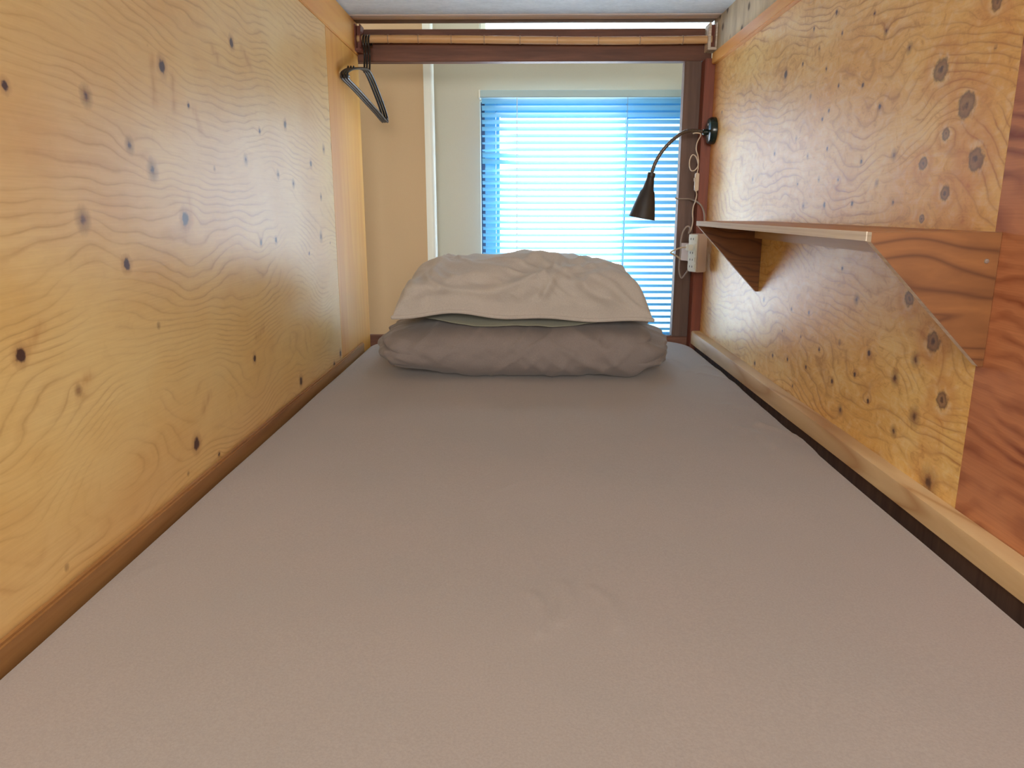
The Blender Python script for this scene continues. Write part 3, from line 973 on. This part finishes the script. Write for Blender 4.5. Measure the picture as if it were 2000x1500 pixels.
# ------------------------------------------------------------------ bamboo pole and brackets
pole = empty('bamboo_pole', (0.05, 2.372, 0.903))
tag(pole, 'pale bamboo pole held along the top in front of the dark cross beam', 'pole')
pts = []; rads = []
x = -0.497
nodes = [-0.40, -0.31, -0.215, -0.115, -0.01, 0.10, 0.22, 0.345, 0.47]
for x in np.linspace(-0.498, 0.5555, 260):
    r = 0.0112
    for nd in nodes:
        d = abs(x - nd)
        r += 0.0011 * math.exp(-(d / 0.0022) ** 2) - 0.0007 * math.exp(-((d - 0.006) / 0.004) ** 2)
    pts.append((x, 2.372 + 0.002 * math.sin(x * 6), 0.9055 - 0.003 * math.sin((x + 0.1) * 4.2)))
    rads.append(r)
tube('culm', pts, rads, M_bamboo, pole, seg=18)
for nd in nodes:
    i = int(np.argmin([abs(p[0] - nd) for p in pts]))
    q = [(pts[i][0] - 0.0009, *pts[i][1:]), (pts[i][0] + 0.0009, *pts[i][1:])]
    tube('node_ring', q, rads[i] + 0.0002, M_cordg, pole, seg=18)
attach(pole)


def pole_bracket(sx, lab):
    r = empty('pole_bracket', (0.553 * sx if sx > 0 else -0.486, 2.36, 0.905))
    tag(r, lab, 'bracket')
    if sx > 0:
        x0, x1 = 0.5415, 0.5665
    else:
        x0, x1 = -0.4995, -0.478
    bm = bmesh.new()
    add_box(bm, x0, x0 + 0.0075, 2.350, 2.4015, 0.872, 0.946, 0.0012)
    add_box(bm, x0 + 0.0076, x1, 2.350, 2.4015, 0.872, 0.880, 0.001)
    add_box(bm, x1 - 0.004, x1, 2.350, 2.4015, 0.8805, 0.946, 0.001)
    bm_obj('cheek', bm, M_edge if sx > 0 else M_redbat, r)
    box('back_block', x0 + 0.008, x1 - 0.0045, 2.366, 2.4012, 0.8812, 0.944, M_redbat, r)
    attach(r)


pole_bracket(1, 'small wooden bracket holding the right end of the bamboo pole')
pole_bracket(-1, 'small wooden bracket behind the hangers at the left end of the bamboo pole')


# ------------------------------------------------------------------ clothes hangers
def make_hanger(name, label, xoff, tilt, yaw_, dz=0.0):
    r = empty(name, (xoff, 2.372, 0.9165 + dz))
    # local: hanger plane is Y (left-right of hanger) / Z, hook top at the origin
    R = 0.0155
    hook = []
    for k in range(15):
        a = math.radians(-35 + 215 * k / 14)
        hook.append((0, R * math.cos(a), -R + R * math.sin(a) + 0.0005))
    hook += [(0, -0.0135, -0.030), (0, -0.004, -0.046), (0, 0, -0.060), (0, 0, -0.106)]
    ho = tube('hook', catmull(hook, 3), 0.0029, M_black, r, seg=10)
    arms = [(0, -0.194, -0.186), (0, -0.188, -0.175), (0, -0.150, -0.153), (0, -0.09, -0.128), (0, -0.035, -0.108), (0, 0, -0.102), (0, 0.035, -0.108), (0, 0.09, -0.128), (0, 0.150, -0.153), (0, 0.188, -0.175), (0, 0.194, -0.186), (0, 0.186, -0.192), (0, 0.10, -0.190), (0, 0, -0.190), (0, -0.10, -0.190), (0, -0.186, -0.192)]
    body = tube('frame', catmull(arms, 6, closed=True), 0.0033, M_black, r, seg=10, closed=True, sy=1.0)
    for sgn in (-1, 1):
        bm = bmesh.new()
        add_tube(bm, [(0, sgn * 0.132, -0.147), (0, sgn * 0.142, -0.142), (0, sgn * 0.147, -0.152)], 0.0022, 8)
        bm_obj('strap_notch', bm, M_black, r, smooth=True)
        lathe('end_knob', [(0, 0), (0.001, 0.0033), (0.008, 0.0037), (0.016, 0.0035), (0.021, 0)], (0, sgn * 0.178, -0.184), (0, sgn, 0), M_black, r, seg=14)
    r.rotation_euler = (math.radians(tilt), 0, math.radians(yaw_))
    tag(r, label, 'clothes hanger', 'black plastic hangers on the bamboo pole')
    return r


make_hanger('clothes_hanger', 'black plastic hanger on the bamboo pole, nearest the left wall', -0.4700, -11, -6)
make_hanger('clothes_hanger', 'black plastic hanger on the bamboo pole, middle of the three', -0.4622, -11, -6)
make_hanger('clothes_hanger', 'black plastic hanger on the bamboo pole, furthest right of the three', -0.4544, -11, -6)

# ------------------------------------------------------------------ wall shelf
sh = tag(empty('wall_shelf', (0.567, 1.36, 0.38)), 'plywood wall shelf on triangular brackets, fixed to the right wall', 'shelf')
bm = bmesh.new()
add_box(bm, 0.4145, 0.5665, 0.9145, 1.81, 0.3785, 0.3895)
bm_obj('shelf_board', bm, M_shelftop, sh)
e = box('front_edge', 0.4125, 0.4143, 0.9145, 1.81, 0.3785, 0.3895, M_edge, sh)
e['label'] = 'pale raw plywood front edge'


def bracket_plate(y0, y1, ztop, tipx, zbot, tipdrop=0.0):
    bm = bmesh.new()
    p = [(0.5665, ztop), (tipx, ztop), (tipx, ztop - tipdrop - 0.0005), (0.5605, zbot), (0.5665, zbot)]
    A = [bm.verts.new((x, y0, z)) for x, z in p]
    B = [bm.verts.new((x, y1, z)) for x, z in p]
    bm.faces.new(A[::-1]); bm.faces.new(B)
    for k in range(5):
        bm.faces.new((A[k], A[(k + 1) % 5], B[(k + 1) % 5], B[k]))
    return bm


for bmx in (bracket_plate(0.9025, 0.9140, 0.3893, 0.4135, 0.2275, 0.011), bracket_plate(1.797, 1.809, 0.3780, 0.4150, 0.2240)):
    bo = bm_obj('bracket', bmx, M_shelf, sh)
    bo.data.materials.append(M_edge)
    for pg in bo.data.polygons:
        if abs(pg.normal.y) < 0.5 and pg.normal.x < -0.3:
            pg.material_index = 1      # raw ply edge along the slant
box('cleat', 0.5480, 0.5665, 0.9145, 1.7965, 0.3500, 0.3780, M_cleat, sh, bevel=0.001)
lathe('screw', [(0, 0), (0.0, 0.0032), (0.001, 0.0026), (0.0012, 0)], (0.5530, 0.9025, 0.3555), (0, -1, 0), M_steel, sh, seg=16)
lathe('screw', [(0, 0), (0.0, 0.0022), (0.0008, 0.0018), (0.001, 0)], (0.5478, 1.07, 0.365), (-1, 0, 0), M_slot, sh, seg=12)
attach(sh)

# ------------------------------------------------------------------ reading lamp
lamp = tag(empty('reading_lamp', (0.5665, 2.328, 0.643)), 'black gooseneck reading lamp with cone shade on the right wall', 'lamp')
by, bz = 2.318, 0.643
bp = lathe('wall_plate', [(0, 0), (0, 0.0385), (0.012, 0.0385), (0.0185, 0.035), (0.021, 0.028), (0.0215, 0)], (0.5664, by, bz), (-1, 0, 0), M_lamppl, lamp, seg=40)
for dz in (-0.016, 0.016):
    lathe('screw', [(0, 0), (0, 0.0045), (0.002, 0.0035), (0.0024, 0)], (0.5449, by - 0.012, bz + dz), (-1, 0, 0), M_steel, lamp, seg=14)
neck_pts = [(0.546, by, bz - 0.004), (0.530, by, bz - 0.002), (0.505, by - 0.004, bz), (0.478, 2.308, 0.6400), (0.455, 2.303, 0.6265), (0.432, 2.300, 0.6075), (0.411, 2.300, 0.583), (0.3955, 2.300, 0.557), (0.3865, 2.300, 0.533), (0.3835, 2.300, 0.520)]
cp = catmull(neck_pts, 10)
tube('gooseneck', cp, [0.0052 + 0.0006 * math.sin(i * 1.9) for i in range(len(cp))], M_neck, lamp, seg=12)
lathe('neck_collar', [(0, 0), (0, 0.009), (0.012, 0.009), (0.014, 0.006), (0.014, 0)], (0.5450, by, bz - 0.004), (-1, 0, 0), M_lamppl, lamp, seg=20)
top = Vector((0.3835, 2.300, 0.5225)); botc = Vector((0.3590, 2.300, 0.3905))
ax = (botc - top).normalized()
L = (botc - top).length
shd = lathe('lamp_shade', [(0, 0), (0, 0.0105), (0.004, 0.0115), (0.012, 0.0115), (0.014, 0.0105), (0.048, 0.0165), (0.056, 0.0215), (0.090, 0.030), (L, 0.0395), (L - 0.0005, 0.0380), (0.09, 0.0285), (0.05, 0.015), (0.03, 0.0)], top, ax, M_lampblk, lamp, seg=48)
lathe('bulb', [(0.05, 0.0), (0.052, 0.012), (0.075, 0.014), (0.098, 0.022), (0.108, 0.020), (0.114, 0.0)], top, ax, M_bulb, lamp, seg=24)
# cord with inline switch
cy = 2.315
cord = [(0.500, cy - 0.012, 0.634), (0.512, cy - 0.012, 0.6355), (0.524, cy - 0.010, 0.631), (0.517, cy, 0.610), (0.515, cy, 0.590), (0.5215, cy, 0.570), (0.5235, cy, 0.548), (0.516, cy, 0.532), (0.5045, cy, 0.529), (0.4985, cy + 0.002, 0.541), (0.4985, cy + 0.004, 0.560), (0.506, cy + 0.006, 0.575), (0.5165, cy + 0.006, 0.570), (0.523, cy + 0.004, 0.552), (0.5235, cy, 0.536), (0.5215, cy, 0.523)]
tube('cord', catmull(cord, 8), 0.0017, M_cord, lamp, seg=8)
box('switch', 0.5155, 0.5275, cy - 0.006, cy + 0.006, 0.470, 0.523, M_cord, lamp, bevel=0.0025)
box('switch_rocker', 0.5130, 0.5153, cy - 0.003, cy + 0.003, 0.498, 0.509, M_cord, lamp, bevel=0.0008)
cord2 = [(0.5210, cy, 0.4705), (0.5235, cy, 0.458), (0.5205, cy, 0.440), (0.5155, cy, 0.424), (0.5145, cy, 0.405), (0.5165, cy, 0.385), (0.5150, cy, 0.368), (0.5095, cy - 0.004, 0.352), (0.503, cy - 0.012, 0.347)]
tube('cord', catmull(cord2, 8), 0.0017, M_cord, lamp, seg=8)
attach(lamp)

# ------------------------------------------------------------------ power strip
ps = tag(empty('power_strip', (0.535, 2.31, 0.285)), 'upright off-white power strip with plugs fixed to the reddish batten', 'power strip')
Mrot = Matrix.Translation((0.5215, 2.262, 0.0)) @ Matrix.Rotation(math.radians(23), 4, 'Z')
box('strip_body', 0.0035, 0.0375, 0.0, 0.046, 0.231, 0.345, M_strip, ps, bevel=0.0025, M=Mrot)
box('socket_face', -0.0005, 0.0033, 0.003, 0.043, 0.233, 0.343, M_socket, ps, bevel=0.001, M=Mrot)
for k in range(5):
    z0 = 0.241 + k * 0.0205
    o = box('socket', -0.0030, -0.0007, 0.006, 0.040, z0, z0 + 0.0145, M_socket, ps, bevel=0.0008, M=Mrot)
    bm = bmesh.new()
    add_box(bm, -0.0034, -0.0031, 0.015, 0.0175, z0 + 0.004, z0 + 0.010, 0, Mrot)
    add_box(bm, -0.0034, -0.0031, 0.027, 0.0295, z0 + 0.004, z0 + 0.010, 0, Mrot)
    s_ = bm_obj('socket_slot', bm, M_slot, o)
box('mount_clip', 0.012, 0.030, 0.0465, 0.098, 0.262, 0.315, M_strip, ps, M=Mrot)
# supply cord: up from the strip, round the post
sup = [(0.5310, 2.292, 0.3455), (0.5300, 2.296, 0.358), (0.5230, 2.300, 0.3720)]
tube('supply_cord', catmull([(0.548, 2.300, 0.3455), (0.550, 2.306, 0.375), (0.549, 2.312, 0.405), (0.543, 2.330, 0.428), (0.532, 2.350, 0.440), (0.5200, 2.392, 0.4480), (0.500, 2.398, 0.4490), (0.484, 2.398, 0.4490), (0.478, 2.404, 0.452)], 8), 0.0026, M_cordg, ps, seg=8)
tube('supply_cord', catmull([(0.5030, 2.302, 0.345), (0.5060, 2.300, 0.362), (0.4960, 2.300, 0.366), (0.4850, 2.300, 0.350), (0.4800, 2.300, 0.322), (0.4810, 2.300, 0.290), (0.4790, 2.300, 0.258), (0.4800, 2.300, 0.232), (0.4880, 2.300, 0.212), (0.4990, 2.300, 0.224), (0.5080, 2.300, 0.238)], 8), 0.0024, M_cordg, ps, seg=8)
attach(ps)

# flat charging plug with a short looped lead on the power strip
pl = tag(empty('charger_plug', (0.50, 2.28, 0.31)), 'small white plug with a looped lead sticking out of the power strip', 'plug')
box('plug_body', -0.020, -0.0036, 0.012, 0.032, 0.296, 0.314, M_socket, pl, bevel=0.002, M=Mrot)
tube('lead', catmull([(0.4985, 2.284, 0.305), (0.480, 2.275, 0.305), (0.462, 2.262, 0.301), (0.447, 2.255, 0.295), (0.4420, 2.254, 0.290), (0.4500, 2.258, 0.286), (0.466, 2.270, 0.278), (0.478, 2.284, 0.270)], 8), 0.0023, M_cord, pl, seg=8)
attach(pl)

# ------------------------------------------------------------------ venetian blind
bld = tag(empty('venetian_blind', (0.22, 2.815, 0.79)), 'light blue venetian blind lowered over the window behind the post', 'blind')
BX0, BX1, BY = -0.150, 0.640, 2.815
box('headrail', BX0 - 0.002, BX1, BY - 0.014, BY + 0.014, 0.8045, 0.829, M_rail_h, bld, bevel=0.0015)
hb = box('mounting_bracket', BX0 - 0.008, BX0 - 0.0025, BY - 0.016, BY + 0.034, 0.803, 0.830, M_white, bld, bevel=0.001)


def slat_mesh(bendL=None, bendR=None, tilt=29):
    nx = 40; nc = 6
    V = []; F = []
    wdt = 0.0125
    for i in range(nx + 1):
        x = BX0 + 0.002 + (BX1 - BX0 - 0.004) * i / nx
        dzl = 0
        tl = tilt
        if bendL is not None and x < -0.021:
            q = (-0.021 - x) / 0.13
            dzl += bendL * q; tl += 18 * q * (1 if bendL > 0 else -1)
        if bendR is not None and x > 0.36:
            q = min(1, (x - 0.36) / 0.12)
            dzl += bendR * q; tl += -24 * q
        for j in range(nc + 1):
            c = (j / nc - 0.5) * 2
            yy = c * wdt
            zz = 0.0016 * (1 - c * c)
            a = math.radians(-tl)
            V.append((x, BY + yy * math.cos(a) - zz * math.sin(a), yy * math.sin(a) + zz * math.cos(a) + dzl))
    for i in range(nx):
        for j in range(nc):
            p = i * (nc + 1) + j
            F.append((p, p + 1, p + nc + 2, p + nc + 1))
    return V, F


pitch = 0.02345
ztop = 0.7935
nsl = 39
proto = None
for k in range(nsl):
    z = ztop - k * pitch
    tl = 29 if k > 2 else (38, 35, 32)[k]
    special = {8: (0.004, None), 9: (0.006, None), 10: (-0.006, None), 5: (-0.002, None), 6: (-0.003, None), 7: (-0.004, None), 19: (None, 0.006)}
    if k in special or k < 3:
        bl_, br_ = special.get(k, (None, None))
        V, F = slat_mesh(bl_, br_, tl)
        o = mesh_obj('slat', V, F, M_slat, bld, smooth=True)
    elif proto is None:
        V, F = slat_mesh(None, None, 29)
        proto = mesh_obj('slat', V, F, M_slat, bld, smooth=True)
        o = proto
    else:
        o = proto.copy()
        C.objects.link(o)
        o.parent = bld
    o['_z'] = z
box('bottom_rail', BX0 + 0.002, BX1 - 0.002, BY - 0.012, BY + 0.012, ztop - nsl * pitch - 0.006, ztop - nsl * pitch + 0.004, M_rail_h, bld, bevel=0.0015)
for lx in (-0.0215, 0.3715):
    for dy in (-0.0150, 0.0150):
        tube('ladder_cord', [(lx, BY + dy, 0.8045), (lx, BY + dy, 0.4), (lx, BY + dy, ztop - nsl * pitch)], 0.0011 if lx < 0 else 0.0006, M_socket if lx < 0 else M_cordg, bld, seg=6)
for ch in bld.children:
    z = ch.get('_z')
    ch.location = -Vector(bld.location) + Vector((0, 0, z if z is not None else 0))
    if z is not None:
        del ch['_z']
